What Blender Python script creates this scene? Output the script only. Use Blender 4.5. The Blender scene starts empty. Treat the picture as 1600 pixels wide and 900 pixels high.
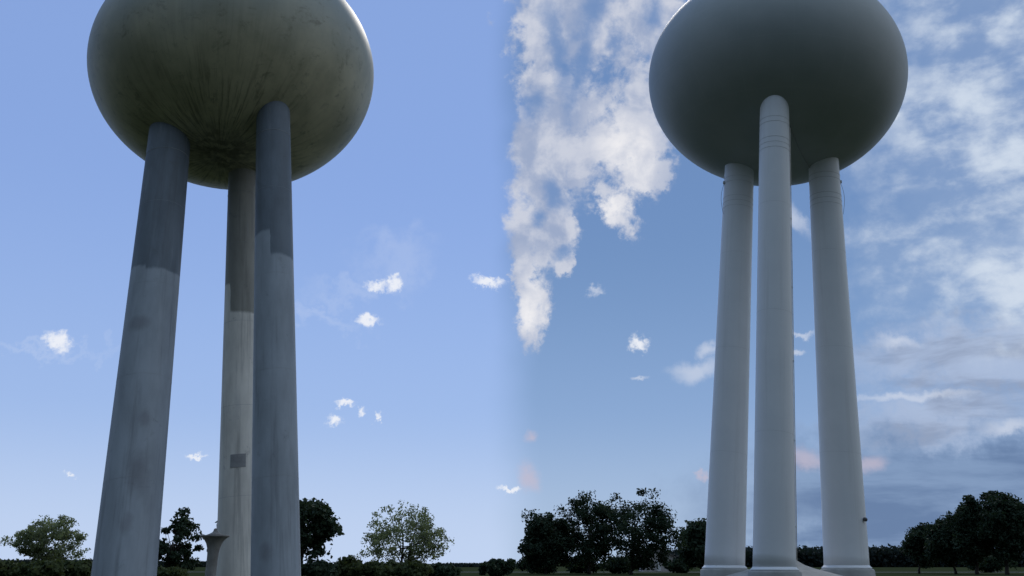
import bpy, bmesh, math, random
from mathutils import Vector, Matrix
import numpy as np

R = math.radians
SC = bpy.context.scene
COL = SC.collection

# ------------------------------------------------------------------ camera
FPX, PITCH, EYE = 1400.0, R(22.0), 1.6          # focal in px of a 1600 px wide frame
CY = 880 - FPX * math.tan(PITCH)                # principal row: horizon falls on row 880
cam_d = bpy.data.cameras.new("camera")
cam = bpy.data.objects.new("camera", cam_d)
COL.objects.link(cam)
cam.location = (0, 0, EYE)
cam.rotation_euler = (R(90) + PITCH, 0, 0)
cam_d.sensor_fit = 'HORIZONTAL'
cam_d.sensor_width = 36
cam_d.lens = FPX / 1600 * 36
cam_d.shift_y = (CY - 450) / 1600
cam_d.clip_end = 6000
SC.camera = cam

# ------------------------------------------------------------------ exposure, sky, sun
SC.view_settings.view_transform = 'Standard'
SC.view_settings.look = 'None'
SC.view_settings.exposure = 0.0
SC.view_settings.gamma = 1.0
SC.render.engine = 'CYCLES'

SUN_EL, SUN_AZ = R(41), R(7)                    # azimuth clockwise from +Y (the way the camera looks)
sd = bpy.data.lights.new("sun", 'SUN')
sd.energy = 0.8
sd.angle = R(10)
sd.color = (1.0, 0.94, 0.86)
sun = bpy.data.objects.new("sun", sd)
COL.objects.link(sun)
sdir = Vector((math.sin(SUN_AZ) * math.cos(SUN_EL), math.cos(SUN_AZ) * math.cos(SUN_EL), math.sin(SUN_EL)))
sun.rotation_euler = sdir.to_track_quat('Z', 'Y').to_euler()
sun.location = (0, 60, 80)


def ray(u, v):
    """direction of a row/column of the photograph, scaled so that y = 1"""
    x = (u - 800) / FPX
    y = (CY - v) / FPX
    d = Vector((x, math.cos(PITCH) - y * math.sin(PITCH), math.sin(PITCH) + y * math.cos(PITCH)))
    return d / d.y


def at(u, v, Y):
    return Vector((0, 0, EYE)) + ray(u, v) * Y


def span(px, p):
    """metres covered by px pixels at point p"""
    w = p.y * math.cos(PITCH) + (p.z - EYE) * math.sin(PITCH)
    return px / FPX * w


class NT:
    def __init__(self, tree):
        self.t = tree
        tree.nodes.clear()

    def n(self, typ, **kw):
        nd = self.t.nodes.new(typ)
        for k, v in kw.items():
            setattr(nd, k, v)
        return nd

    def put(self, sock, val):
        if val is None:
            return
        if isinstance(val, bpy.types.NodeSocket):
            self.t.links.new(val, sock)
        else:
            if sock.type == 'RGBA' and hasattr(val, '__len__') and len(val) == 3:
                val = (*val, 1)
            sock.default_value = val

    def math(self, op, a, b=None, c=None, clamp=False):
        nd = self.n('ShaderNodeMath', operation=op, use_clamp=clamp)
        self.put(nd.inputs[0], a)
        self.put(nd.inputs[1], b)
        self.put(nd.inputs[2], c)
        return nd.outputs[0]

    def vec(self, op, a, b=None, out=0):
        nd = self.n('ShaderNodeVectorMath', operation=op)
        self.put(nd.inputs[0], a)
        if op == 'SCALE':
            self.put(nd.inputs[3], b)
        else:
            self.put(nd.inputs[1], b)
        return nd.outputs['Value'] if op in ('LENGTH', 'DOT_PRODUCT', 'DISTANCE') else nd.outputs[0]

    def noise(self, vec, scale, detail=4, rough=0.5, dist=0.0, color=False):
        nd = self.n('ShaderNodeTexNoise')
        self.put(nd.inputs['Vector'], vec)
        nd.inputs['Scale'].default_value = scale
        nd.inputs['Detail'].default_value = detail
        nd.inputs['Roughness'].default_value = rough
        nd.inputs['Distortion'].default_value = dist
        return nd.outputs['Color' if color else 'Fac']

    def ramp(self, v, a, b, lo=0.0, hi=1.0, smooth=True):
        nd = self.n('ShaderNodeMapRange')
        nd.interpolation_type = 'SMOOTHSTEP' if smooth else 'LINEAR'
        self.put(nd.inputs[0], v)
        for i, q in enumerate((a, b, lo, hi)):
            self.put(nd.inputs[i + 1], q)
        return nd.outputs[0]

    def mix(self, f, a, b, mode='MIX'):
        nd = self.n('ShaderNodeMix', data_type='RGBA', blend_type=mode)
        self.put(nd.inputs[0], f)
        self.put(nd.inputs[6], a)
        self.put(nd.inputs[7], b)
        return nd.outputs[2]

    def xyz(self, v):
        nd = self.n('ShaderNodeSeparateXYZ')
        self.put(nd.inputs[0], v)
        return nd.outputs

    def comb(self, x, y, z):
        nd = self.n('ShaderNodeCombineXYZ')
        self.put(nd.inputs[0], x)
        self.put(nd.inputs[1], y)
        self.put(nd.inputs[2], z)
        return nd.outputs[0]


def build_sky():
    w = bpy.data.worlds.new("World")
    SC.world = w
    w.use_nodes = True
    t = NT(w.node_tree)
    out = t.n('ShaderNodeOutputWorld')
    bg = t.n('ShaderNodeBackground')
    t.t.links.new(bg.outputs[0], out.inputs[0])
    bg.inputs[1].default_value = 0.10
    sky = t.n('ShaderNodeTexSky', sky_type='NISHITA')
    sky.sun_disc = False
    sky.sun_elevation = SUN_EL
    sky.sun_rotation = SUN_AZ
    sky.altitude = 100
    sky.air_density = 1.0
    sky.dust_density = 0.0
    sky.ozone_density = 2.0
    D = t.n('ShaderNodeTexCoord').outputs['Generated']
    x, y, z = t.xyz(D)
    col = t.mix(1.0, sky.outputs[0], TINT, 'MULTIPLY')
    # thin summer haze evens the blue out
    col = t.mix(0.8, col, (2.70, 4.07, 7.67))
    # the air near the horizon is blue-white
    hz = t.ramp(z, 0.0, 0.42, 1.0, 0.0)
    col = t.mix(t.math('MULTIPLY', hz, 0.85), col, (3.85, 5.3, 8.2))
    hz2 = t.ramp(z, 0.0, 0.16, 1.0, 0.0)
    col = t.mix(t.math('MULTIPLY', hz2, 0.7), col, (5.9, 7.0, 9.0))
    # the eastern half of the sky is under thin high cloud: deeper and greyer
    az = t.math('ARCTAN2', x, y)
    # ---- wobble used by every cloud outline
    wob = t.noise(D, 30, 6, 0.62, 0, True)
    wob = t.vec('SUBTRACT', wob, (0.5, 0.5, 0.5))
    D1 = t.vec('ADD', D, t.vec('SCALE', wob, 0.035))
    D2 = t.vec('ADD', D, t.vec('SCALE', t.vec('SUBTRACT', t.noise(D, 95, 6, 0.68, 0, True), (0.5, 0.5, 0.5)), 0.027))
    D3 = t.vec('ADD', D, t.vec('SCALE', wob, 0.10))

    def blob(u, v, ru, rv, rot=0.0, src=None, soft=1.0):
        """1 at the middle of a patch of sky, 0 at its rim (elliptical, in directions)"""
        c = ray(u, v).normalized()
        right = Vector((c.y, -c.x, 0)).normalized()
        up = right.cross(c)
        ca, sa = math.cos(R(rot)), math.sin(R(rot))
        t1, t2 = right * ca + up * sa, up * ca - right * sa
        m = Matrix((t1, t2, c)).transposed()
        nd = t.n('ShaderNodeMapping', vector_type='TEXTURE')
        t.put(nd.inputs[0], src if src is not None else D1)
        nd.inputs['Location'].default_value = c
        nd.inputs['Rotation'].default_value = m.to_euler('XYZ')
        f = FPX * 1.06
        nd.inputs['Scale'].default_value = (ru / f, rv / f, 0.35)
        return t.ramp(t.vec('LENGTH', nd.outputs[0]), 1.0 + 0.001, 1.0 - soft)

    def union(lst):
        r = lst[0]
        for b in lst[1:]:
            r = t.math('MAXIMUM', r, b)
        return r

    zc = t.math('ADD', t.math('MAXIMUM', z, 0.0), 0.12)
    P = t.comb(t.math('DIVIDE', x, zc), t.math('DIVIDE', y, zc), 0.0)   # a flat cloud deck in perspective
    veil = t.ramp(t.math('ADD', az, t.math('MULTIPLY', t.math('SUBTRACT', t.noise(D, 9, 3), 0.5), 0.05)), -0.03, 0.035)
    veil = t.math('MULTIPLY', veil, t.ramp(z, 0.05, 0.34, 0.55, 1.0))
    col = t.mix(veil, col, t.mix(1.0, col, VEIL, 'MULTIPLY'))
    k = 10.0                                     # cloud colours are given as seen, divided by the strength

    def c(r, g, b):
        return (r * k, g * k, b * k)

    # ---- cloud added behind the camera, dark low and bright above, shapes the towers' light
    rc = t.ramp(t.math('ADD', y, t.math('MULTIPLY', t.math('SUBTRACT', t.noise(D, 2.5, 6, 0.6), 0.5), 0.4)), 0.42, 0.05)
    rn = t.ramp(t.noise(P, 1.1, 6, 0.6), 0.3, 0.7)
    hi = t.ramp(t.math('ADD', z, t.math('MULTIPLY', t.math('SUBTRACT', rn, 0.5), 0.2)), 0.25, 0.75)
    col = t.mix(t.math('MULTIPLY', rc, 0.96), col, t.mix(hi, c(0.035, 0.043, 0.055), c(0.42, 0.57, 0.80)))
    br = t.ramp(t.math('ADD', t.vec('DOT_PRODUCT', D, (0.93, 0.10, 0.35)), t.math('MULTIPLY', t.math('SUBTRACT', rn, 0.5), 0.25)), 0.62, 0.97)  # bright cloud added out of view at right to lighten right-hand rims
    col = t.mix(t.math('MULTIPLY', br, 0.6), col, c(0.80, 0.88, 1.0))
    # ---- low dark bank at lower right
    low = union([blob(1480, 790, 460, 150, 0, D3, 0.7), blob(1250, 850, 300, 60, 0, D3, 0.9)])
    lown = t.ramp(t.noise(t.vec('MULTIPLY', D, (1.0, 1.0, 5.0)), 6.5, 6, 0.58, 0.3), 0.36, 0.62)
    col = t.mix(t.math('MULTIPLY', low, t.math('MULTIPLY_ADD', lown, 0.12, 0.80)), col, t.mix(lown, c(0.195, 0.29, 0.47), c(0.12, 0.195, 0.355)))
    # ---- grey stratus
    st = union([blob(1520, 560, 230, 75, -3, D3, 0.7), blob(1470, 650, 230, 60, 4, D3, 0.9)])
    stn = t.ramp(t.noise(t.vec('MULTIPLY', D, (1.0, 1.0, 4.2)), 8.5, 6, 0.58, 0.35), 0.38, 0.62)
    col = t.mix(t.math('MULTIPLY', st, t.math('MULTIPLY_ADD', stn, 0.25, 0.66)), col,
                t.mix(stn, c(0.47, 0.55, 0.72), c(0.29, 0.355, 0.50)))
    # ---- altocumulus, streaky, upper right
    ac = union([blob(1540, 250, 230, 300, 0, D3, 0.8), blob(1440, 400, 140, 110, 0, D3, 0.9),
                blob(1600, 430, 180, 130, 0, D3, 0.7), blob(1560, 60, 220, 130, 0, D3, 0.9),
                blob(1400, 165, 90, 60, 40, D3, 0.9)])
    a1 = t.noise(t.vec('MULTIPLY', D, (1, 1, 1.7)), 21, 6, 0.56, 0.12)
    a2 = t.noise(D, 9, 3, 0.5, 0.3)
    acn = t.ramp(t.math('ADD', t.math('MULTIPLY', a1, 0.65), t.math('MULTIPLY', a2, 0.45)), 0.44, 0.70)
    col = t.mix(t.math('MULTIPLY', ac, t.math('MULTIPLY_ADD', acn, 0.78, 0.12)), col, c(0.66, 0.74, 0.85))
    # ---- small streaks near the far columns
    wi = union([blob(1085, 578, 60, 22, 10, D1, 0.9), blob(1105, 545, 22, 16, 0, D1, 0.9), blob(1250, 520, 30, 5, -25, D1, 0.9),
                blob(1245, 547, 18, 6, 0, D1, 0.9), blob(1000, 592, 22, 5, 0, D1, 0.9),
                blob(930, 455, 18, 10, 15, D2, 1.0), blob(1245, 340, 16, 40, 25, D1, 1.0),
                blob(1580, 668, 50, 14, 6, D1, 0.9), blob(1420, 620, 120, 10, -3, D1, 0.9),
                blob(1400, 535, 40, 14, -10, D1, 1.0)])
    col = t.mix(t.math('MULTIPLY', wi, 0.6), col, c(0.66, 0.71, 0.82))
    # ---- sunset pink scraps near the horizon
    pk = union([blob(1360, 728, 42, 20, 6, D1, 0.9), blob(1262, 720, 40, 24, 0, D1, 0.9), blob(826, 745, 26, 30, 20, D1, 0.9),
                blob(1098, 742, 14, 10, 0, D2, 0.9), blob(828, 680, 16, 16, 0, D1, 1.0)])
    col = t.mix(t.math('MULTIPLY', pk, 0.65), col, c(0.56, 0.50, 0.60))
    # ---- the big broken cumulus bank
    cu = union([blob(905, 90, 150, 200, 0, D3, 0.62), blob(975, 225, 95, 75, 25, D2, 0.62), blob(962, 322, 42, 58, 30, D2, 0.8),
                blob(840, 300, 72, 150, 0, D1, 0.6), blob(1010, 60, 90, 110, 0, D1, 0.6), blob(880, 370, 50, 40, 20, D2, 0.8),
                blob(885, 410, 22, 30, -30, D2, 0.8), blob(838, 480, 42, 78, -8, D2, 0.7), blob(1005, 280, 40, 26, 20, D2, 0.8),
                blob(820, 420, 30, 120, 0, D2, 0.8)])
    gaps = union([blob(872, 75, 26, 70, 12, D1, 0.9), blob(905, 110, 22, 60, -20, D1, 0.9), blob(838, 165, 40, 26, 0, D1, 0.9), blob(925, 22, 40, 26, -25, D1, 0.9),
                  blob(960, 62, 20, 16, 0, D1, 1.0), blob(868, 305, 26, 34, 30, D1, 0.9), blob(842, 335, 22, 16, 0, D1, 0.9), blob(880, 395, 26, 16, 20, D1, 0.9),
                  blob(855, 440, 18, 14, 0, D1, 0.9), blob(1020, 15, 26, 22, 0, D1, 1.0), blob(905, 320, 20, 24, 0, D1, 0.9)])
    n1 = t.noise(D, 15, 8, 0.6, 0.25)
    n3 = t.noise(D, 42, 6, 0.65, 0.2)
    cun = t.ramp(t.math('ADD', t.math('MULTIPLY', cu, 0.43), t.math('ADD', t.math('MULTIPLY_ADD', n1, 1.5, -0.75), t.math('MULTIPLY_ADD', n3, 0.8, -0.40))), 0.04, 0.40)
    cun = t.math('MULTIPLY', cun, t.math('MULTIPLY_ADD', gaps, -0.85, 1.0, clamp=True))
    cun = t.math('MULTIPLY', cun, t.ramp(cu, 0.02, 0.25))
    n2 = t.noise(D, 22, 6, 0.58, 0.2)
    shade = t.ramp(n2, 0.36, 0.62)
    edge = union([blob(985, 245, 110, 90, 25, D1, 1.0), blob(835, 480, 60, 120, 0, D1, 1.0), blob(960, 330, 70, 80, 30, D1, 1.0)])
    lit = t.math('MAXIMUM', t.math('MULTIPLY', shade, 0.5), t.math('MULTIPLY', edge, t.math('MULTIPLY_ADD', shade, 0.5, 0.6)), clamp=True)
    ccol = t.mix(lit, c(0.34, 0.41, 0.58), c(0.88, 0.87, 0.89))
    col = t.mix(t.math('MULTIPLY', cun, 0.95), col, ccol)
    # ---- lone puffs
    pf = union([blob(90, 533, 24, 18, -35, D2, 0.75), blob(617, 443, 17, 14, 20, D2, 0.75), blob(590, 447, 26, 9, 0, D2, 0.9),
                blob(763, 440, 36, 12, -8, D2, 0.75), blob(575, 499, 26, 12, -5, D2, 0.8), blob(541, 630, 20, 8, 0, D2, 0.8),
                blob(524, 657, 16, 12, 0, D2, 0.8), blob(591, 651, 6, 11, -15, D2, 0.9), blob(563, 643, 10, 8, 0, D2, 1.0),
                blob(307, 714, 16, 6, 0, D2, 0.9), blob(795, 764, 26, 6, 0, D2, 0.8), blob(110, 741, 7, 6, 0, D2, 1.0),
                blob(998, 537, 22, 16, -20, D2, 0.75)])
    col = t.mix(t.math('MULTIPLY', pf, 0.9), col, c(0.88, 0.90, 0.95))
    ci = union([blob(620, 405, 90, 50, 10, D3, 1.0), blob(500, 490, 110, 18, -14, D3, 1.0), blob(70, 540, 160, 12, 0, D3, 1.0),
                blob(560, 455, 120, 24, 5, D3, 1.0), blob(510, 806, 30, 10, 0, D3, 1.0)])
    col = t.mix(t.math('MULTIPLY', ci, 0.13), col, c(0.85, 0.88, 0.95))
    t.put(bg.inputs[0], col)


TINT = (0.87, 0.92, 1.09)
VEIL = (0.61, 0.69, 0.69)
build_sky()

# ------------------------------------------------------------------ helpers: materials


def new_mat(name):
    m = bpy.data.materials.new(name)
    m.use_nodes = True
    t = NT(m.node_tree)
    out = t.n('ShaderNodeOutputMaterial')
    b = t.n('ShaderNodeBsdfPrincipled')
    t.t.links.new(b.outputs[0], out.inputs[0])
    b.inputs['Specular IOR Level'].default_value = 0.35
    return m, t, b, out


def simple(name, col, rough=0.6, var=0.15, scale=3.0, metal=0.0, bump=0.0):
    m, t, b, o = new_mat(name)
    co = t.n('ShaderNodeTexCoord').outputs['Object']
    n = t.noise(co, scale, 6, 0.6)
    t.put(b.inputs['Base Color'], t.mix(t.ramp(n, 0.3, 0.7), tuple(c * (1 - var) for c in col), tuple(c * (1 + var) for c in col)))
    b.inputs['Roughness'].default_value = rough
    b.inputs['Metallic'].default_value = metal
    if bump:
        bp = t.n('ShaderNodeBump')
        bp.inputs['Strength'].default_value = bump
        bp.inputs['Distance'].default_value = 0.02
        t.put(bp.inputs['Height'], t.noise(co, scale * 6, 5, 0.65))
        t.put(b.inputs['Normal'], bp.outputs[0])
    return m


def tank_old(cx=0.0, cy=0.0):
    m, t, b, o = new_mat("weathered_tank_paint")
    co = t.n('ShaderNodeTexCoord').outputs['Object']
    x, y, z = t.xyz(co)
    x = t.math('SUBTRACT', x, cx)
    y = t.math('SUBTRACT', y, cy)
    rad = t.math('SQRT', t.math('ADD', t.math('MULTIPLY', x, x), t.math('MULTIPLY', y, y)))
    ang = t.math('ARCTAN2', y, x)
    n1 = t.noise(co, 0.35, 6, 0.6)
    base = t.mix(t.ramp(n1, 0.3, 0.7), (0.42, 0.39, 0.26), (0.66, 0.60, 0.42))
    # dust-grey band towards the waist of the tank
    base = t.mix(t.ramp(t.math('ADD', z, t.math('MULTIPLY', t.noise(co, 0.5, 4), 3.0)), -1.5, 4.0), base, (0.31, 0.34, 0.31))
    # runs radiating from the lowest point
    u = t.comb(t.math('MULTIPLY', ang, 9.0), t.math('MULTIPLY', rad, 0.30), 0.0)
    st = t.ramp(t.noise(u, 2.2, 7, 0.68), 0.47, 0.62)
    st = t.math('MULTIPLY', st, t.ramp(rad, 6.0, 1.6))
    base = t.mix(t.math('MULTIPLY', st, 0.75), base, (0.17, 0.145, 0.09))
    # blotches of mildew
    bl = t.ramp(t.noise(co, 1.3, 8, 0.76, 0.4), 0.53, 0.68)
    base = t.mix(t.math('MULTIPLY', bl, 0.6), base, (0.20, 0.185, 0.13))
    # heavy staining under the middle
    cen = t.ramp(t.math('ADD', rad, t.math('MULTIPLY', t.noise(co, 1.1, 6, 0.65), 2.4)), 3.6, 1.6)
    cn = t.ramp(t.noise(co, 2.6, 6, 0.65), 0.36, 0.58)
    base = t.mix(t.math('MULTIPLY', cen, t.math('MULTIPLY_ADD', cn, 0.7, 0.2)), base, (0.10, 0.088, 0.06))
    t.put(b.inputs['Base Color'], base)
    b.inputs['Roughness'].default_value = 0.5
    b.inputs['Specular IOR Level'].default_value = 0.5
    return m


def tank_new():
    m, t, b, o = new_mat("fresh_white_tank_paint")
    co = t.n('ShaderNodeTexCoord').outputs['Object']
    x, y, z = t.xyz(co)
    ang = t.math('ARCTAN2', y, x)
    n1 = t.noise(co, 0.4, 5, 0.55)
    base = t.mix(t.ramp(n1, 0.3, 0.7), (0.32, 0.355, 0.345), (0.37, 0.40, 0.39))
    # plate seams: faint meridian and ring welds
    s1 = t.math('ABSOLUTE', t.math('SUBTRACT', t.math('FRACT', t.math('MULTIPLY', ang, 16 / (2 * math.pi))), 0.5))
    s2 = t.math('ABSOLUTE', t.math('SUBTRACT', t.math('FRACT', t.math('MULTIPLY', z, 0.42)), 0.5))
    seam = t.math('MAXIMUM', t.ramp(s1, 0.012, 0.004), t.ramp(s2, 0.016, 0.006))
    base = t.mix(t.math('MULTIPLY', seam, 0.05), base, (0.75, 0.76, 0.74))
    t.put(b.inputs['Base Color'], base)
    b.inputs['Roughness'].default_value = 0.48
    b.inputs['Specular IOR Level'].default_value = 0.5
    bp = t.n('ShaderNodeBump')
    bp.inputs['Strength'].default_value = 0.25
    bp.inputs['Distance'].default_value = 0.02
    t.put(bp.inputs['Height'], t.math('MULTIPLY', t.noise(co, 0.9, 3), 1.5))
    t.put(b.inputs['Normal'], bp.outputs[0])
    return m


def column_old(name, zl, zr, xs, low, high, stains=()):
    """two coats of old paint: the darker one ends in a ragged stepped edge (zl on one side, zr on the other)"""
    m, t, b, o = new_mat(name)
    co = t.n('ShaderNodeTexCoord').outputs['Object']
    x, y, z = t.xyz(co)
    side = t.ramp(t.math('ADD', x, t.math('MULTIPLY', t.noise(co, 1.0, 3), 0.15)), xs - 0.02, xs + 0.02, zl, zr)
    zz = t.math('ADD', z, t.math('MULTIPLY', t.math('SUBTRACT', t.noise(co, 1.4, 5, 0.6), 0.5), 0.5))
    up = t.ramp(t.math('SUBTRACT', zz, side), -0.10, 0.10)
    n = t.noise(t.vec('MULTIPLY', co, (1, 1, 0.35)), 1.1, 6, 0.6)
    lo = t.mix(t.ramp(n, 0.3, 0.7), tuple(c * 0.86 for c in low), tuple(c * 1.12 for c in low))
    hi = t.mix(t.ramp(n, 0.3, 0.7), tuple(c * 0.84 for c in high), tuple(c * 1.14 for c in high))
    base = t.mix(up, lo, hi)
    gr = t.ramp(t.noise(co, 0.9, 7, 0.72, 0.6), 0.58, 0.72)
    base = t.mix(t.math('MULTIPLY', gr, 0.45), base, (0.12, 0.125, 0.13))
    sk = t.ramp(t.noise(t.vec('MULTIPLY', co, (1, 1, 0.05)), 3.4, 6, 0.65), 0.50, 0.70)
    base = t.mix(t.math('MULTIPLY', sk, 0.35), base, (0.11, 0.115, 0.12))
    pl = t.ramp(t.noise(t.vec('MULTIPLY', co, (1, 1, 0.09)), 2.3, 5, 0.6), 0.55, 0.75)
    base = t.mix(t.math('MULTIPLY', pl, 0.25), base, (0.5, 0.53, 0.56))
    for (sx, sy, sz, sr, stretch) in stains:
        d = t.vec('SUBTRACT', co, (sx, sy, sz))
        d = t.vec('LENGTH', t.vec('MULTIPLY', d, (1, 0.35, 1 / stretch)))
        d = t.math('ADD', d, t.math('MULTIPLY', t.math('SUBTRACT', t.noise(co, 4, 4), 0.5), 0.25))
        base = t.mix(t.math('MULTIPLY', t.ramp(d, sr, sr * 0.2), 0.32), base, (0.10, 0.08, 0.085))
    t.put(b.inputs['Base Color'], base)
    b.inputs['Roughness'].default_value = 0.6
    return m


M = {}
M['tank_new'] = tank_new()


def column_new():
    m, t, b, o = new_mat("white_column_paint")
    co = t.n('ShaderNodeTexCoord').outputs['Object']
    n = t.noise(co, 0.5, 5, 0.6)
    base = t.mix(t.ramp(n, 0.3, 0.7), (0.77, 0.785, 0.795), (0.82, 0.83, 0.835))
    sk = t.ramp(t.noise(t.vec('MULTIPLY', co, (1, 1, 0.04)), 3.0, 6, 0.65), 0.52, 0.74)
    base = t.mix(t.math('MULTIPLY', sk, 0.16), base, (0.42, 0.42, 0.40))
    t.put(b.inputs['Base Color'], base)
    t.put(b.inputs['Roughness'], t.ramp(n, 0.3, 0.7, 0.36, 0.5))
    bp = t.n('ShaderNodeBump')
    bp.inputs['Strength'].default_value = 0.25
    bp.inputs['Distance'].default_value = 0.02
    t.put(bp.inputs['Height'], t.noise(t.vec('MULTIPLY', co, (1, 1, 0.5)), 1.6, 3))
    t.put(b.inputs['Normal'], bp.outputs[0])
    return m


M['white'] = column_new()
M['weld'] = simple("painted_weld", (0.60, 0.61, 0.61), 0.5, 0.05)
M['weld_old'] = simple("old_painted_weld", (0.36, 0.37, 0.38), 0.6, 0.1)
M['concrete'] = simple("concrete", (0.36, 0.36, 0.34), 0.85, 0.12, 2.0, 0, 0.3)
M['concrete_dark'] = simple("aged_concrete", (0.30, 0.285, 0.26), 0.85, 0.22, 2.5, 0, 0.4)
M['metal'] = simple("dark_metal", (0.10, 0.10, 0.105), 0.45, 0.1, 4, 0.5)
M['cable'] = simple("cable_sheath", (0.24, 0.25, 0.26), 0.6, 0.1, 4)
M['conduit'] = simple("galvanised_pipe", (0.55, 0.50, 0.45), 0.5, 0.2, 2, 0.3)
M['plate'] = simple("patched_paint", (0.34, 0.34, 0.34), 0.6, 0.15, 3)
M['bark'] = simple("bark", (0.065, 0.052, 0.042), 0.9, 0.3, 5, 0, 0.5)
M['siding'] = simple("pale_siding", (0.52, 0.47, 0.45), 0.8, 0.06, 2)
M['roof'] = simple("grey_shingles", (0.17, 0.15, 0.15), 0.9, 0.2, 6, 0, 0.4)
M['trim'] = simple("white_trim", (0.78, 0.77, 0.75), 0.6, 0.04)
M['glass'] = simple("window_glass", (0.03, 0.035, 0.04), 0.08, 0.1)
M['asphalt'] = simple("asphalt", (0.10, 0.10, 0.105), 0.9, 0.15, 1.5)


def leaf_mat(name, dark, light, thru=0.3):
    m, t, b, o = new_mat(name)
    co = t.n('ShaderNodeTexCoord').outputs['Object']
    n = t.noise(co, 0.55, 3, 0.6)
    n2 = t.noise(co, 3.1, 2, 0.6)
    f = t.math('ADD', t.math('MULTIPLY', t.ramp(n, 0.35, 0.65), 0.6), t.math('MULTIPLY', t.ramp(n2, 0.3, 0.7), 0.4))
    col = t.mix(f, dark, light)
    t.put(b.inputs['Base Color'], col)
    b.inputs['Roughness'].default_value = 0.7
    b.inputs['Specular IOR Level'].default_value = 0.12
    tr = t.n('ShaderNodeBsdfTranslucent')
    t.put(tr.inputs[0], t.mix(1.0, col, (1.0, 1.05, 0.6), 'MULTIPLY'))
    mx = t.n('ShaderNodeMixShader')
    mx.inputs[0].default_value = thru
    t.t.links.new(b.outputs[0], mx.inputs[1])
    t.t.links.new(tr.outputs[0], mx.inputs[2])
    t.t.links.new(mx.outputs[0], o.inputs[0])
    return m


LEAF = {
    'airy': leaf_mat("airy_leaves", (0.16, 0.19, 0.125), (0.27, 0.30, 0.20), 0.62),
    'bush': leaf_mat("bush_leaves", (0.042, 0.062, 0.030), (0.11, 0.13, 0.055)),
    'dark': leaf_mat("dark_leaves", (0.026, 0.044, 0.030), (0.065, 0.092, 0.055)),
    'deep': leaf_mat("deep_green_leaves", (0.020, 0.036, 0.024), (0.048, 0.072, 0.044)),
    'far': leaf_mat("far_leaves", (0.016, 0.025, 0.026), (0.030, 0.044, 0.042)),
}

# ------------------------------------------------------------------ helpers: objects


def tag(o, label=None, cat=None, group=None, kind=None):
    for k, v in (('label', label), ('category', cat), ('group', group), ('kind', kind)):
        if v:
            o[k] = v
    return o


def empty(name, loc):
    o = bpy.data.objects.new(name, None)
    o.empty_display_size = 0.5
    o.location = loc
    COL.objects.link(o)
    return o


def link_mesh(name, me, mat, parent=None, mw=None, smooth=True):
    """mw = world matrix wanted; the parent is an unrotated Empty or an object with a known matrix"""
    me.name = name
    o = bpy.data.objects.new(name, me)
    if mat:
        me.materials.append(mat)
    COL.objects.link(o)
    mw = mw or Matrix.Identity(4)
    if parent is not None:
        o.parent = parent
        pm = parent.get('_w')
        pw = Matrix([list(pm[i * 4:i * 4 + 4]) for i in range(4)]) if pm else Matrix.Translation(parent.location)
        o.matrix_parent_inverse = Matrix.Identity(4)
        o.matrix_basis = pw.inverted() @ mw
    else:
        o.matrix_basis = mw
    if smooth:
        me.polygons.foreach_set('use_smooth', [True] * len(me.polygons))
    return o


def lathe_mesh(profile, seg=64, cap=True):
    """profile: list of (radius, z)"""
    vs, fs = [], []
    for r, z in profile:
        for k in range(seg):
            a = 2 * math.pi * k / seg
            vs.append((r * math.cos(a), r * math.sin(a), z))
    for i in range(len(profile) - 1):
        for k in range(seg):
            k2 = (k + 1) % seg
            fs.append((i * seg + k, i * seg + k2, (i + 1) * seg + k2, (i + 1) * seg + k))
    if cap:
        if profile[0][0] > 1e-4:
            fs.append(tuple(range(seg))[::-1])
        if profile[-1][0] > 1e-4:
            n = (len(profile) - 1) * seg
            fs.append(tuple(n + k for k in range(seg)))
    me = bpy.data.meshes.new("m")
    me.from_pydata(vs, [], fs)
    me.update()
    return me


def tube_mesh(pts, r, seg=10, closed=False):
    pts = [Vector(p) for p in pts]
    rs = r if isinstance(r, (list, tuple)) else [r] * len(pts)
    vs, fs = [], []
    n = len(pts)
    prev = None
    for i, p in enumerate(pts):
        a = pts[(i - 1) % n] if (i > 0 or closed) else pts[i]
        b = pts[(i + 1) % n] if (i < n - 1 or closed) else pts[i]
        d = (b - a).normalized()
        if prev is None:
            u = d.orthogonal().normalized()
        else:
            u = (prev - d * prev.dot(d)).normalized()
        prev = u
        w = d.cross(u)
        for k in range(seg):
            t_ = 2 * math.pi * k / seg
            vs.append(p + (u * math.cos(t_) + w * math.sin(t_)) * rs[i])
    rng = n if closed else n - 1
    for i in range(rng):
        j = (i + 1) % n
        for k in range(seg):
            k2 = (k + 1) % seg
            fs.append((i * seg + k, i * seg + k2, j * seg + k2, j * seg + k))
    if not closed:
        fs.append(tuple(range(seg))[::-1])
        fs.append(tuple((n - 1) * seg + k for k in range(seg)))
    me = bpy.data.meshes.new("m")
    me.from_pydata([tuple(v) for v in vs], [], fs)
    me.update()
    return me


def box_mesh(sx, sy, sz, bev=0.02, base=True):
    bm = bmesh.new()
    bmesh.ops.create_cube(bm, size=1)
    for v in bm.verts:
        v.co = Vector((v.co.x * sx, v.co.y * sy, (v.co.z + (0.5 if base else 0)) * sz))
    if bev:
        bmesh.ops.bevel(bm, geom=list(bm.edges), offset=bev, segments=2, profile=0.5, affect='EDGES')
    me = bpy.data.meshes.new("m")
    bm.to_mesh(me)
    bm.free()
    return me


def setw(o, mw):
    o['_w'] = [mw[i][j] for i in range(4) for j in range(4)]


def frame_z(p, q):
    """matrix at p with local z towards q and local x near world x"""
    z = (q - p).normalized()
    y = z.cross(Vector((1, 0, 0))).normalized()
    x = y.cross(z)
    m = Matrix((x, y, z)).transposed().to_4x4()
    m.translation = p
    return m


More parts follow.
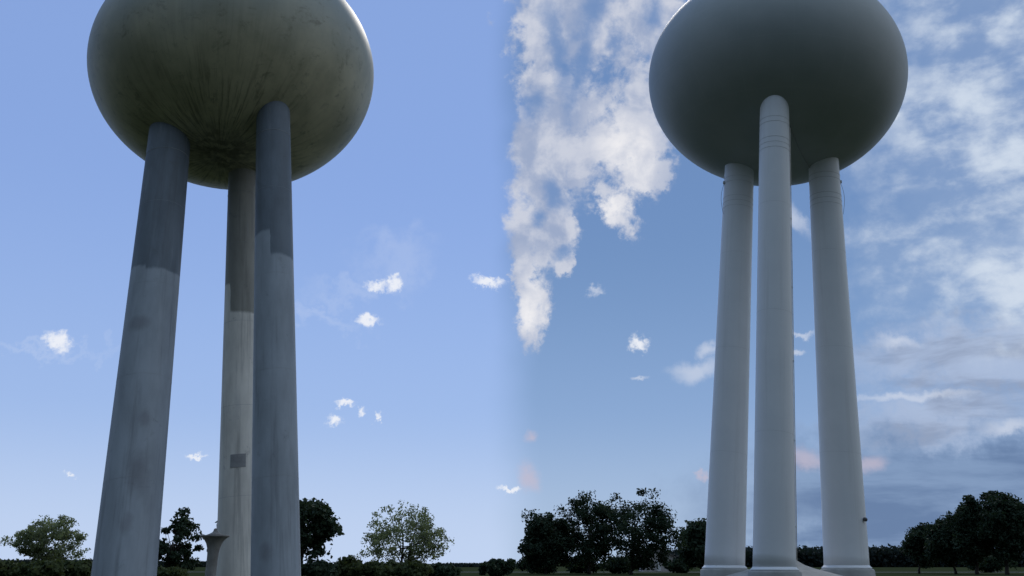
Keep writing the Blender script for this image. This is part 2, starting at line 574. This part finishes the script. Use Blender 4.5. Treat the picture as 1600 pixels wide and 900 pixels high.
# ------------------------------------------------------------------ the setting
def build_ground():
    m, t, b, o = new_mat("mown_grass")
    co = t.n('ShaderNodeTexCoord').outputs['Object']
    n = t.noise(co, 0.03, 5, 0.6)
    n2 = t.noise(co, 1.2, 6, 0.7)
    base = t.mix(t.ramp(n, 0.35, 0.65), (0.026, 0.042, 0.018), (0.042, 0.056, 0.025))
    base = t.mix(t.ramp(n2, 0.3, 0.75), base, (0.055, 0.058, 0.030))
    t.put(b.inputs['Base Color'], base)
    b.inputs['Roughness'].default_value = 1.0
    b.inputs['Specular IOR Level'].default_value = 0.0
    bp = t.n('ShaderNodeBump')
    bp.inputs['Strength'].default_value = 0.6
    bp.inputs['Distance'].default_value = 0.05
    t.put(bp.inputs['Height'], t.noise(co, 9, 4, 0.7))
    t.put(b.inputs['Normal'], bp.outputs[0])
    me = bpy.data.meshes.new("ground")
    S = 3000
    me.from_pydata([(-S, -S, 0), (S, -S, 0), (S, S, 0), (-S, S, 0)], [], [(0, 1, 2, 3)])
    tag(link_mesh("ground", me, m, None, None, False), kind='structure')
    # the road beyond the trees
    pts = [(-400, 196), (-60, 190), (60, 186), (400, 190)]
    vs = []
    for x, y in pts:
        vs += [(x, y - 3.5, 0.008), (x, y + 3.5, 0.008)]
    me = bpy.data.meshes.new("road")
    me.from_pydata(vs, [], [(0, 2, 3, 1), (2, 4, 5, 3), (4, 6, 7, 5)])
    tag(link_mesh("road", me, M['asphalt'], None, None, False), kind='structure')


build_ground()


# ------------------------------------------------------------------ water towers
def ellipsoid_mesh(a, c):
    prof = []
    n = 72
    for i in range(n + 1):
        th = -math.pi / 2 + math.pi * i / n
        prof.append((max(a * math.cos(th), 1e-5), c * math.sin(th)))
    me = lathe_mesh(prof, 144, False)
    bm = bmesh.new()
    bm.from_mesh(me)
    bmesh.ops.remove_doubles(bm, verts=bm.verts, dist=1e-3)
    bm.to_mesh(me)
    bm.free()
    return me


def tower(label, D, k, X, Z, a, c, roll, legs, tank_mat, weld_mat, seams, seam_near_top, foot):
    """legs: (u_top, v_top, px_top, u_base, v_base, px_base, Y_base, material)"""
    X, Z, a, c = X * k, Z * k, a * k, c * k
    cen = Vector((X, D, Z + EYE))
    root = empty("water_tower", (X, D, 0))
    tag(root, label, "water tower")
    az = math.atan2(X, D)
    Rz = Matrix.Rotation(-az, 3, 'Z')
    W = Rz @ Matrix(((math.cos(roll), 0, math.sin(roll)), (0, 1, 0), (-math.sin(roll), 0, math.cos(roll))))
    mw = W.to_4x4()
    mw.translation = cen
    tank = link_mesh("tank", ellipsoid_mesh(a, c), tank_mat, root, mw)
    setw(tank, mw)
    A = W @ Matrix(((1 / a ** 2, 0, 0), (0, 1 / a ** 2, 0), (0, 0, 1 / c ** 2))) @ W.transposed()
    C0 = cen - Vector((0, 0, EYE))

    def hit(u, v):
        d = ray(u, v)
        k2, k1, k0 = d.dot(A @ d), d.dot(A @ C0), C0.dot(A @ C0) - 1
        s = (k1 - math.sqrt(max(k1 * k1 - k2 * k0, 0))) / k2
        return d * s + Vector((0, 0, EYE))

    res = []
    for (ut, vt, pt, ub, vb, pb, Yb, mat) in legs:
        T = hit(ut, vt)
        B = at(ub, vb, Yb)
        rt, rb = span(pt, T) / 2, span(pb, B) / 2
        ax = (T - B).normalized()
        if not foot:                                  # runs on down to the ground
            s = (0.35 - B.z) / ax.z
            L0 = (T - B).length
            rb = rb + (rb - rt) / L0 * (-s)
            B = B + ax * s
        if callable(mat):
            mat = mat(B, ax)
        L = (T - B).length
        over = 2.2
        fm = frame_z(B, T)
        n = 40
        prof = [(rb + (rt - rb) * i / n, L * i / n) for i in range(n + 1)] + [(rt, L + over)]
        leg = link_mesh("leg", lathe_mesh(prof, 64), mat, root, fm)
        setw(leg, fm)
        for f in seams:
            r = rb + (rt - rb) * f
            ring = [(math.cos(q * math.pi / 32) * r, math.sin(q * math.pi / 32) * r, L * f) for q in range(64)]
            link_mesh("weld_seam", tube_mesh(ring, 0.004, 6, True), weld_mat, leg, fm)
        for dz in seam_near_top:
            z = L - dz
            r = rb + (rt - rb) * z / L
            ring = [(math.cos(q * math.pi / 32) * r, math.sin(q * math.pi / 32) * r, z) for q in range(64)]
            link_mesh("weld_seam", tube_mesh(ring, 0.012, 6, True), weld_mat, leg, fm)
        # base plate
        bp = [(rb - 0.1, -0.02), (rb + 0.10, -0.02), (rb + 0.10, 0.05), (rb + 0.06, 0.06), (rb + 0.005, 0.13), (rb - 0.1, 0.14)]
        link_mesh("base_ring", lathe_mesh(bp, 64, False), mat, leg, Matrix.Translation(B))
        # concrete footing down to the ground
        h = B.z - 0.024
        rf = rb + 0.14
        fp = [(rf + 0.10, -0.3), (rf + 0.06, h - 0.06), (rf + 0.02, h - 0.015), (rf - 0.02, h)]
        mt = Matrix.Translation((B.x, B.y, 0))
        link_mesh("footing", lathe_mesh(fp, 48), M['concrete'], root, mt)
        res.append((leg, fm, L, rb, rt, B, T))
    return root, tank, mw, hit, res


# the old tower
k1 = 42 / 30


def zfrac(v, v0, v1):
    return (v0 - v) / (v0 - v1)


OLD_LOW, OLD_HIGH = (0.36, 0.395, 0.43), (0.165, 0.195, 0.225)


def row_z(B, ax, v):
    """length along an axis at which it passes a row of the photograph"""
    lo, hi = -5.0, 60.0
    for _ in range(50):
        m = (lo + hi) / 2
        p = B + ax * m - Vector((0, 0, EYE))
        h = p.y * math.cos(PITCH) + p.z * math.sin(PITCH)
        row = CY - FPX * (p.z * math.cos(PITCH) - p.y * math.sin(PITCH)) / h
        lo, hi = (m, hi) if row > v else (lo, m)
    return lo


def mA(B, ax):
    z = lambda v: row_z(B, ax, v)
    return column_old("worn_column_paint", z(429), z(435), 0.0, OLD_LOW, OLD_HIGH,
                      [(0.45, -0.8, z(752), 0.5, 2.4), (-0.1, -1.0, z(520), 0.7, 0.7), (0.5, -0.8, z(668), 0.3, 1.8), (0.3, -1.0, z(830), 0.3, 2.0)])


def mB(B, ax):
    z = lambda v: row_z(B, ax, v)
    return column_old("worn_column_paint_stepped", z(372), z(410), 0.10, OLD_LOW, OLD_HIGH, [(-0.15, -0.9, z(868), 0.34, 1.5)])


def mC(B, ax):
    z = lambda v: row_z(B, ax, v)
    return column_old("lit_column_paint", z(447), z(493), -0.25, (0.86, 0.82, 0.74), (0.34, 0.33, 0.29))  # lower part: light falling on this leg painted in as a warm, paler colour


rootL, tankL, mwL, hitL, LG = tower(
    "old water tower with a stained olive tank on worn grey legs",
    42.0, k1, -10.56, 17.46, 5.2, 4.41, -0.05,
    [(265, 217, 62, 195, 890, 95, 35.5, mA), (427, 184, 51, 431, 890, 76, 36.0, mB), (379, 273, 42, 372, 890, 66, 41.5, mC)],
    None, M['weld_old'], (0.2, 0.4, 0.6, 0.8), (1.2,), False)

sp = mwL.inverted() @ hitL(345, 238)
tankL.data.materials.append(tank_old(sp.x, sp.y))

# the repainted tower
k2 = 46 / 34
rootR, tankR, mwR, hitR, RG = tower(
    "freshly painted white water tower on concrete footings",
    46.0, k2, 11.32, 19.4, 5.34, 4.50, 0.08,
    [(1155, 266, 44, 1132, 888, 62, 45.5, M['white']), (1210, 174, 44, 1210, 891, 66, 40.0, M['white']),
     (1287, 259, 45, 1323, 888, 68, 45.0, M['white'])],
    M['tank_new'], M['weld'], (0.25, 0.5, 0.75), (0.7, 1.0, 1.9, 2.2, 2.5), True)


def fittings():
    # conduit clipped along the right side of the front leg
    leg, fm, L, rb, rt, B, T = RG[1]
    pts = []
    for i in range(30):
        f = 0.02 + 0.93 * i / 29
        r = rb + (rt - rb) * f + 0.035
        pts.append((r * math.cos(R(-24)), r * math.sin(R(-24)), L * f))
    link_mesh("conduit", tube_mesh(pts, 0.016, 8), M['conduit'], leg, fm)
    for i in range(6):
        f = 0.08 + 0.16 * i
        r = rb + (rt - rb) * f + 0.02
        me = box_mesh(0.06, 0.07, 0.04, 0.008, False)
        mm = fm @ Matrix.Translation((r * math.cos(R(-24)), r * math.sin(R(-24)), L * f))
        link_mesh("clip", me, M['weld'], leg, mm, False)
    # loose cable loops beside the tops of the two rear legs
    for (leg, fm, L, rb, rt, B, T), sgn in ((RG[0], -1), (RG[2], 1)):
        pts = []
        for i in range(17):
            q = i / 16
            pts.append((sgn * (rt + 0.03 + 0.17 * math.sin(math.pi * q) * (1 - 0.3 * q)), -0.1 - 0.1 * q, L - 1.0 - 1.9 * q))
        link_mesh("cable_loop", tube_mesh(pts, 0.010, 6), M['cable'], leg, fm)
        me = box_mesh(0.10, 0.12, 0.16, 0.02, False)
        link_mesh("junction_box", me, M['weld'], leg, fm @ Matrix.Translation((sgn * (rt + 0.05), -0.1, L - 0.95)), False)
    # small lamp on the right leg
    leg, fm, L, rb, rt, B, T = RG[2]
    z = L * 0.105
    r = rb + (rt - rb) * 0.105
    a = R(-48)
    mm = fm @ Matrix.Translation((r * math.cos(a), r * math.sin(a), z)) @ Matrix.Rotation(a, 4, 'Z')
    prof = [(0.001, -0.13), (0.09, -0.12), (0.14, -0.05), (0.15, 0.04), (0.10, 0.11), (0.001, 0.13)]
    o = link_mesh("wall_lamp", lathe_mesh(prof, 20, False), M['metal'], leg, mm @ Matrix.Translation((0.08, 0, 0)) @ Matrix.Scale(0.7, 4))
    # a thin line hanging under the tank between front and right legs
    p0 = hitR(1236, 205)
    p1 = hitR(1266, 262)
    pts = []
    for i in range(15):
        q = i / 14
        u, v = 1234 + 32 * q, 196 + 66 * q + 6 * math.sin(math.pi * q)
        h = hitR(u, v)
        n = (h - mwR.translation).normalized()
        pts.append(mwR.inverted() @ (h + n * 0.06))
    link_mesh("drip_line", tube_mesh(pts, 0.014, 6), M['cable'], tankR, mwR)
    # patch plate on the rear leg of the old tower
    leg, fm, L, rb, rt, B, T = LG[2]
    z = L * zfrac(746, 930, 262)
    r = rb + (rt - rb) * z / L
    vs, fs = [], []
    for i in range(9):
        a = R(-100) + R(44) * i / 8
        for rr in (r + 0.004, r + 0.02):
            for zz in (z - 0.28, z + 0.28):
                vs.append((rr * math.cos(a), rr * math.sin(a), zz))
    for i in range(8):
        b0, b1 = i * 4, i * 4 + 4
        fs += [(b0 + 2, b1 + 2, b1 + 3, b0 + 3), (b0 + 1, b1 + 1, b1 + 3, b0 + 3), (b0, b1, b1 + 2, b0 + 2)]
    fs += [(0, 2, 3, 1), (32, 34, 35, 33)]
    me = bpy.data.meshes.new("m")
    me.from_pydata(vs, [], fs)
    bm = bmesh.new()
    bm.from_mesh(me)
    bmesh.ops.recalc_face_normals(bm, faces=bm.faces)
    bm.to_mesh(me)
    bm.free()
    link_mesh("patch_plate", me, M['plate'], leg, fm, False)


fittings()


# concave concrete cone between the legs of the repainted tower
def cone():
    p = at(1223, 878, 44.0)
    root = (p.x, p.y, 0)
    prof = [(5.2, -0.3), (5.0, 0.05), (4.0, 0.52), (3.2, 0.88), (2.55, 1.08), (1.9, 1.24), (1.35, 1.38), (0.95, 1.52), (0.68, 1.68),
            (0.52, 1.85), (0.44, 2.05), (0.42, 2.25), (0.36, 2.30), (0.0001, 2.31)]
    o = link_mesh("concrete_cone", lathe_mesh(prof, 72, False), M['concrete'], None, Matrix.Translation(root))
    tag(o, "pale grey concave concrete cone rising between the three white legs", "concrete base")


cone()


# flared stone pedestal under the old tower
def pedestal():
    p = at(331, 880, 38.5)
    root = empty("flared_pedestal", (p.x, p.y, 0))
    tag(root, "weathered trumpet shaped concrete pedestal with a wide dished top between worn legs", "pedestal")
    s = span(1, p)
    H = EYE + 41 * s
    prof = [(0.42, -0.1), (0.40, 0.12), (8.6 * s, 0.2), (8.2 * s, EYE + 2 * s), (8.6 * s, EYE + 14 * s), (9.8 * s, EYE + 22 * s),
            (12.2 * s, EYE + 29 * s), (15.5 * s, EYE + 34 * s), (19.5 * s, EYE + 37.5 * s), (22.3 * s, EYE + 39 * s), (22.6 * s, EYE + 40.4 * s), (21.5 * s, EYE + 41 * s)]
    mt = Matrix.Translation((p.x, p.y, 0))
    link_mesh("stem", lathe_mesh(prof, 48), M['concrete_dark'], root, mt)
    cap = [(14 * s, H + 0.004), (9 * s, H + 2 * s), (4.5 * s, H + 4.5 * s), (3.2 * s, H + 7 * s), (2.6 * s, H + 9.5 * s), (0.0001, H + 10.5 * s)]
    link_mesh("cap", lathe_mesh(cap, 32), M['concrete_dark'], root, mt)


pedestal()


# ------------------------------------------------------------------ trees
def leaves_mesh(P, N, size, rng, aspect=1.6):
    """P: points; N: rough outward normals; one bent leaf-clump quad per point"""
    n = len(P)
    r = rng.normal(size=(n, 3))
    nrm = N * 0.7 + r
    nrm /= np.linalg.norm(nrm, axis=1)[:, None] + 1e-9
    t1 = np.cross(nrm, rng.normal(size=(n, 3)))
    t1 /= np.linalg.norm(t1, axis=1)[:, None] + 1e-9
    t2 = np.cross(nrm, t1)
    s = size * rng.uniform(0.55, 1.35, n)[:, None]
    a, b = t1 * s * 0.5 * aspect, t2 * s * 0.5
    bend = nrm * s * rng.uniform(-0.25, 0.25, n)[:, None]
    V = np.stack([P - a, P - b * 0.9 + bend, P + a, P + b * 1.1 + bend], 1).reshape(-1, 3)
    me = bpy.data.meshes.new("m")
    me.vertices.add(4 * n)
    me.vertices.foreach_set('co', V.astype(np.float32).ravel())
    me.loops.add(4 * n)
    me.loops.foreach_set('vertex_index', np.arange(4 * n, dtype=np.int32))
    me.polygons.add(n)
    me.polygons.foreach_set('loop_start', np.arange(n, dtype=np.int32) * 4)
    me.update(calc_edges=True)
    return me


def merge_tubes(tubes):
    bm = bmesh.new()
    for pts, rs in tubes:
        me = tube_mesh(pts, rs, 7)
        bm.from_mesh(me)
        bpy.data.meshes.remove(me)
    me = bpy.data.meshes.new("m")
    bm.to_mesh(me)
    bm.free()
    return me


def tree(name, label, cat, group, u0, u1, vtop, Y, vbase_crown, leaf, seed, nclump=70, per=110, lsize=0.42, cl=0.16,
         shape='round', ustem=None, stems=1):
    """a tree between columns u0 and u1 whose top reaches row vtop; its crown starts at row vbase_crown"""
    rng = np.random.default_rng(seed)
    rnd = random.Random(seed)
    us = ustem if ustem is not None else (u0 + u1) / 2
    base = at(us, 880, Y)
    base.z = 0
    top = at(us, vtop, Y).z
    bot = max(at(us, vbase_crown, Y).z, 0.3)
    cx = at((u0 + u1) / 2, 880, Y).x - base.x
    rx = span(u1 - u0, Vector((0, Y, 2))) / 2
    rz = (top - bot) / 2
    cz = (top + bot) / 2
    root = empty(name, base)
    tag(root, label, cat, group)
    # clump centres: spread through the crown's volume, more towards the outside, uneven outline
    C = []
    while len(C) < nclump:
        d = rng.normal(size=3)
        d /= np.linalg.norm(d)
        rr = rng.uniform(0.25, 1.0) ** 0.55
        lump = 0.80 + 0.14 * math.sin(3 * d[0] + seed) + 0.12 * math.sin(5 * d[2] + 2.3 * seed + 2 * d[1])
        p = d * rr * lump
        if shape == 'dome' and p[2] < -0.25:
            p[2] = -0.25 + (p[2] + 0.25) * 0.9
        if shape == 'cone':
            p[0] *= 1.05 - 0.45 * max(p[2], -0.6)
            p[1] *= 1.05 - 0.45 * max(p[2], -0.6)
        C.append(p)
    C = np.array(C)
    # stretch to fill the wanted box
    C[:, 2] = (C[:, 2] - C[:, 2].min()) / (C[:, 2].max() - C[:, 2].min()) * 2 - 1
    C[:, 0] = (C[:, 0] - C[:, 0].min()) / (C[:, 0].max() - C[:, 0].min()) * 2 - 1
    clr = cl * min(rx, rz) * 1.0
    S = np.array([max(rx - clr, 0.3), max(rx - clr, 0.3), max(rz - clr, 0.3)])
    W = C * S + np.array([cx, 0, cz])
    pts, nrm = [], []
    for i in range(nclump):
        m = int(per * rng.uniform(0.5, 1.4))
        sc = clr * rng.uniform(0.7, 1.35)
        q = np.clip(rng.normal(size=(m, 3)), -1.7, 1.7) * sc * np.array([0.66, 0.66, 0.48])
        pts.append(W[i] + q)
        nrm.append(q / (sc + 1e-6) + C[i] * 0.6 + np.array([0, 0, 0.5]))
    P, N = np.concatenate(pts), np.concatenate(nrm)
    keep = P[:, 2] > 0.15
    P, N = P[keep], N[keep]
    link_mesh("crown", leaves_mesh(P, N, lsize, rng), LEAF[leaf], root, Matrix.Translation(base), False)
    # trunk and limbs
    tubes = []
    rt = max(0.12, 0.022 * top)
    for sidx in range(stems):
        off = Vector((rnd.uniform(-0.5, 0.5), rnd.uniform(-0.4, 0.4), 0)) * (stems > 1)
        tip = Vector((cx * 0.5, 0, bot + (top - bot) * 0.72)) + off * 4
        mid = Vector((cx * 0.12 + rnd.uniform(-.2, .2), 0, bot * 0.9 + 0.3)) + off * 1.5
        axis = [off + Vector((0, 0, -0.2)), off + Vector((0, 0, 0.5)), mid, mid.lerp(tip, 0.5) + Vector((rnd.uniform(-.3, .3), rnd.uniform(-.3, .3), 0)), tip]
        tubes.append((axis, [rt * 1.5, rt * 1.1, rt * 0.85, rt * 0.5, rt * 0.14]))
        order = list(range(nclump))
        rnd.shuffle(order)
        for i in order[:int(26 / stems)]:
            e = Vector(W[i])
            f = rnd.uniform(0.0, 0.75)
            s = mid.lerp(tip, f)
            mid2 = s.lerp(e, 0.5) + Vector((rnd.uniform(-.2, .2), rnd.uniform(-.2, .2), -0.06 * (e - s).length))
            tubes.append(([s, mid2, e], [rt * 0.42 * (1 - 0.5 * f), rt * 0.24, rt * 0.06]))
    link_mesh("trunk", merge_tubes(tubes), M['bark'], root, Matrix.Translation(base))
    return root


def bush(label, group, u0, u1, vtop, Y, leaf, seed, n=46, per=120, lsize=0.30):
    rng = np.random.default_rng(seed)
    base = at((u0 + u1) / 2, 880, Y)
    base.z = 0
    rx = span(u1 - u0, Vector((0, Y, 2))) / 2
    top = at((u0 + u1) / 2, vtop, Y).z
    root = empty("bush", base)
    tag(root, label, "bush", group)
    pts, nrm = [], []
    stems = []
    for i in range(n):
        d = rng.normal(size=3)
        d /= np.linalg.norm(d)
        p = d * rng.uniform(0.3, 0.95)
        h = top * (0.48 + 0.42 * p[2])
        c = np.array([p[0] * rx, p[1] * rx * 0.8, h])
        sc = top * 0.13 * rng.uniform(0.7, 1.4)
        q = rng.normal(size=(per, 3)) * sc * np.array([0.9, 0.9, 0.65])
        pts.append(c + q)
        nrm.append(q / sc + d * 0.5)
        if i < 9:
            stems.append(([(p[0] * rx * 0.3, p[1] * rx * 0.3, -0.1), (p[0] * rx * 0.6, p[1] * rx * 0.5, h * 0.5), tuple(c)], [0.06, 0.04, 0.012]))
    P, N = np.concatenate(pts), np.concatenate(nrm)
    keep = (P[:, 2] > 0.02) & (P[:, 2] < top * 1.04)
    link_mesh("foliage", leaves_mesh(P[keep], N[keep], lsize, rng), LEAF[leaf], root, Matrix.Translation(base), False)
    link_mesh("stem", merge_tubes(stems), M['bark'], root, Matrix.Translation(base))
    return root


def woods(name, segs, Y, seed):
    """far wood that reads as one mass: segs = (u0, u1, vtop)"""
    rng = np.random.default_rng(seed)
    pts, nrm = [], []
    for (u0, u1, v) in segs:
        n = max(int((u1 - u0) * 1.1), 3)
        for i in range(n):
            u = rng.uniform(u0, u1)
            yy = Y + rng.uniform(-10, 25)
            p = at(u, 880, yy)
            top = at(u, v, yy).z * rng.uniform(0.80, 1.03)
            for h in np.linspace(0.15, 0.9, 5):
                m = 26
                q = rng.normal(size=(m, 3)) * np.array([1.6, 1.6, 0.10 * top])
                pts.append(np.array([p.x, p.y, top * h]) + q)
                nrm.append(q / 1.6 + np.array([0, -0.4, 0.4]))
    P, N = np.concatenate(pts), np.concatenate(nrm)
    P[:, 2] = np.maximum(P[:, 2], 0.1)
    o = link_mesh(name, leaves_mesh(P, N, 1.0, rng), LEAF['far'], None, None, False)
    tag(o, kind='stuff')
    return o


w = woods("distant_woods", [(1020, 1110, 862), (1110, 1240, 857), (1240, 1300, 859), (1300, 1420, 857), (1420, 1640, 862)], 420, 3)
tag(w, "dark far treeline along the horizon beyond the white tower", "woods")
w = woods("distant_woods", [(-40, 200, 877), (200, 420, 879), (690, 830, 882)], 430, 4)
tag(w, "low blue-green woods on the horizon behind the old tower", "woods")

GL, GR = "trees behind the old tower", "trees around the field by the white tower"
tree("deciduous_tree", "round yellow-green tree with an airy crown left of the old tower", "tree", GL, 0, 130, 804, 112, 884, 'airy', 31,
     nclump=260, per=42, lsize=0.17, cl=0.14, shape='dome')
tree("deciduous_tree", "narrow dark tree with gaps in its crown beside the flared pedestal", "tree", GL, 232, 310, 793, 102, 893, 'dark', 12,
     nclump=56, per=80, lsize=0.24, cl=0.15, shape='round', ustem=268)
tree("deciduous_tree", "dark slim tree mostly hidden behind the rear leg", "tree", GL, 325, 384, 793, 112, 890, 'dark', 13,
     nclump=60, per=90, lsize=0.42, cl=0.2, shape='cone', ustem=356)
tree("deciduous_tree", "dense dark tree emerging from behind the stepped grey leg", "tree", GL, 404, 528, 772, 102, 893, 'dark', 14,
     nclump=130, per=85, lsize=0.30, cl=0.16, shape='round', ustem=470)
tree("deciduous_tree", "wide feathery grey-green tree standing alone right of the old tower", "tree", GL, 557, 706, 782, 112, 892, 'airy', 15,
     nclump=260, per=40, lsize=0.165, cl=0.12, shape='dome', ustem=626, stems=2)
tree("small_tree", "short dark tree just between the two towers, low on the horizon", "tree", GL, 751, 802, 874, 112, 899, 'dark', 16,
     nclump=40, per=110, lsize=0.38, cl=0.3)

GB = "bushes under the trees behind the old tower"
for i, (lab, u0, u1, v, Y, lf) in enumerate([
        ("dark bush at the left edge under the airy round tree", -20, 48, 873, 102, 'bush'),
        ("broad dark bush right below the trunk of the airy round tree", 36, 100, 874, 100, 'bush'),
        ("yellowish bush touching the thick worn leg", 92, 150, 874, 104, 'bush'),
        ("low bush below the narrow dark tree", 236, 300, 886, 96, 'bush'),
        ("bush with a pointed top beside the dense dark tree", 516, 562, 869, 109, 'bush'),
        ("low bush left of the feathery tree trunk", 552, 624, 876, 104, 'bush'),
        ("low spreading bush right of the feathery tree trunk", 618, 678, 877, 103, 'bush'),
        ("rightmost bush under the feathery tree, sloping to the ground", 664, 716, 880, 105, 'dark'),
        ("dark bush at the foot of the dense dark tree", 470, 526, 876, 100, 'dark')]):
    bush(lab, GB, u0, u1, v, Y, lf, 40 + i)

tree("oak_tree", "dark shorter oak at the left end of the right-hand grove", "tree", GR, 810, 894, 797, 150, 896, 'deep', 21,
     nclump=120, per=150, lsize=0.30, cl=0.22, shape='round')
tree("oak_tree", "broad dark oak in the middle of the grove left of the white tower", "tree", GR, 872, 992, 767, 152, 894, 'deep', 22,
     nclump=120, per=110, lsize=0.26, cl=0.15, shape='dome', ustem=920)
tree("oak_tree", "tallest dark oak of the grove, with open gaps on its right side", "tree", GR, 936, 1070, 761, 146, 893, 'deep', 23,
     nclump=120, per=95, lsize=0.26, cl=0.14, shape='dome', ustem=985)
tree("deciduous_tree", "green tree partly behind the left white leg", "tree", GR, 1064, 1140, 812, 158, 892, 'dark', 24,
     nclump=90, per=110, lsize=0.42, cl=0.22, shape='cone', ustem=1100)
tree("oak_tree", "small rounded dark oak nearest the right white leg", "tree", GR, 1412, 1472, 818, 160, 888, 'deep', 25,
     nclump=90, per=150, lsize=0.30, cl=0.22, shape='round', ustem=1434)
tree("oak_tree", "middle dark oak between the small oak and the tall oaks at right", "tree", GR, 1452, 1524, 806, 154, 887, 'deep', 26,
     nclump=100, per=150, lsize=0.30, cl=0.22, shape='round', ustem=1491)
tree("oak_tree", "tall dark oak with a lumpy crown second from the right edge", "tree", GR, 1494, 1566, 774, 150, 886, 'deep', 27,
     nclump=120, per=140, lsize=0.30, cl=0.2, shape='round', ustem=1524)
tree("oak_tree", "tallest dark oak at the right edge of the view", "tree", GR, 1534, 1632, 763, 146, 884, 'deep', 28,
     nclump=130, per=140, lsize=0.30, cl=0.19, shape='round', ustem=1571)
for i, (lab, u0, u1, v, Y, lf) in enumerate([
        ("dark shrub at the foot of the shorter left oak", 812, 872, 868, 160, 'deep'),
        ("dark shrub between the trunks of the left grove", 880, 946, 866, 165, 'deep'),
        ("dark shrub under the open crown of the tallest grove oak", 938, 1004, 864, 160, 'deep'),
        ("shrub between the pale house and the green tree", 1040, 1080, 873, 170, 'deep'),
        ("tall hedge-like shrub behind the right oaks", 1500, 1580, 864, 178, 'deep')]):
    bush(lab, "shrubs under the right-hand oaks", u0, u1, v, Y, lf, 60 + i)


# ------------------------------------------------------------------ the pale house behind the grove
def house():
    Y = 205
    p = at(1024, 880, Y)
    root = empty("house", (p.x, p.y, 0))
    tag(root, "small pale house with a grey gable roof half hidden by the oaks", "house")
    w2, d2, h, rh = 3.2, 4.0, 2.9, 1.9
    vs = [(-w2, -d2, 0), (w2, -d2, 0), (w2, d2, 0), (-w2, d2, 0), (-w2, -d2, h), (w2, -d2, h), (w2, d2, h), (-w2, d2, h), (0, -d2, h + rh), (0, d2, h + rh)]
    fs = [(0, 1, 5, 8, 4), (1, 2, 6, 5), (2, 3, 7, 9, 6), (3, 0, 4, 7)]
    me = bpy.data.meshes.new("m")
    me.from_pydata(vs, [], fs)
    mt = Matrix.Translation((p.x, p.y, 0))
    link_mesh("wall", me, M['siding'], root, mt, False)
    o_, t_ = 0.45, 0.16
    sl = rh / w2
    vs, fs = [], []
    for s in (-1, 1):
        b = len(vs)
        for yy in (-d2 - o_, d2 + o_):
            for (x, z) in ((0, h + rh + 0.01), (s * (w2 + o_), h - sl * o_ + 0.01), (s * (w2 + o_), h - sl * o_ + 0.01 + t_), (0, h + rh + 0.01 + t_)):
                vs.append((x, yy, z))
        fs += [(b, b + 1, b + 2, b + 3), (b + 4, b + 5, b + 6, b + 7), (b, b + 1, b + 5, b + 4), (b + 1, b + 2, b + 6, b + 5), (b + 2, b + 3, b + 7, b + 6)]
    me = bpy.data.meshes.new("m")
    me.from_pydata(vs, [], fs)
    link_mesh("roof", me, M['roof'], root, mt, False)
    for x in (-1.7, 1.5):
        wm = mt @ Matrix.Translation((x, -d2 - 0.03, 1.0))
        f = link_mesh("window", box_mesh(1.1, 0.08, 1.4, 0.01), M['trim'], root, wm, False)
        setw(f, wm)
        link_mesh("pane", box_mesh(0.9, 0.03, 1.2, 0.0), M['glass'], f, wm @ Matrix.Translation((0, -0.04, 0.1)), False)
    wm = mt @ Matrix.Translation((0, -d2 - 0.03, 0.05))
    d = link_mesh("door", box_mesh(1.0, 0.08, 2.1, 0.01), M['trim'], root, wm, False)


house()
for o in bpy.data.objects:
    if '_w' in o.keys():
        del o['_w']
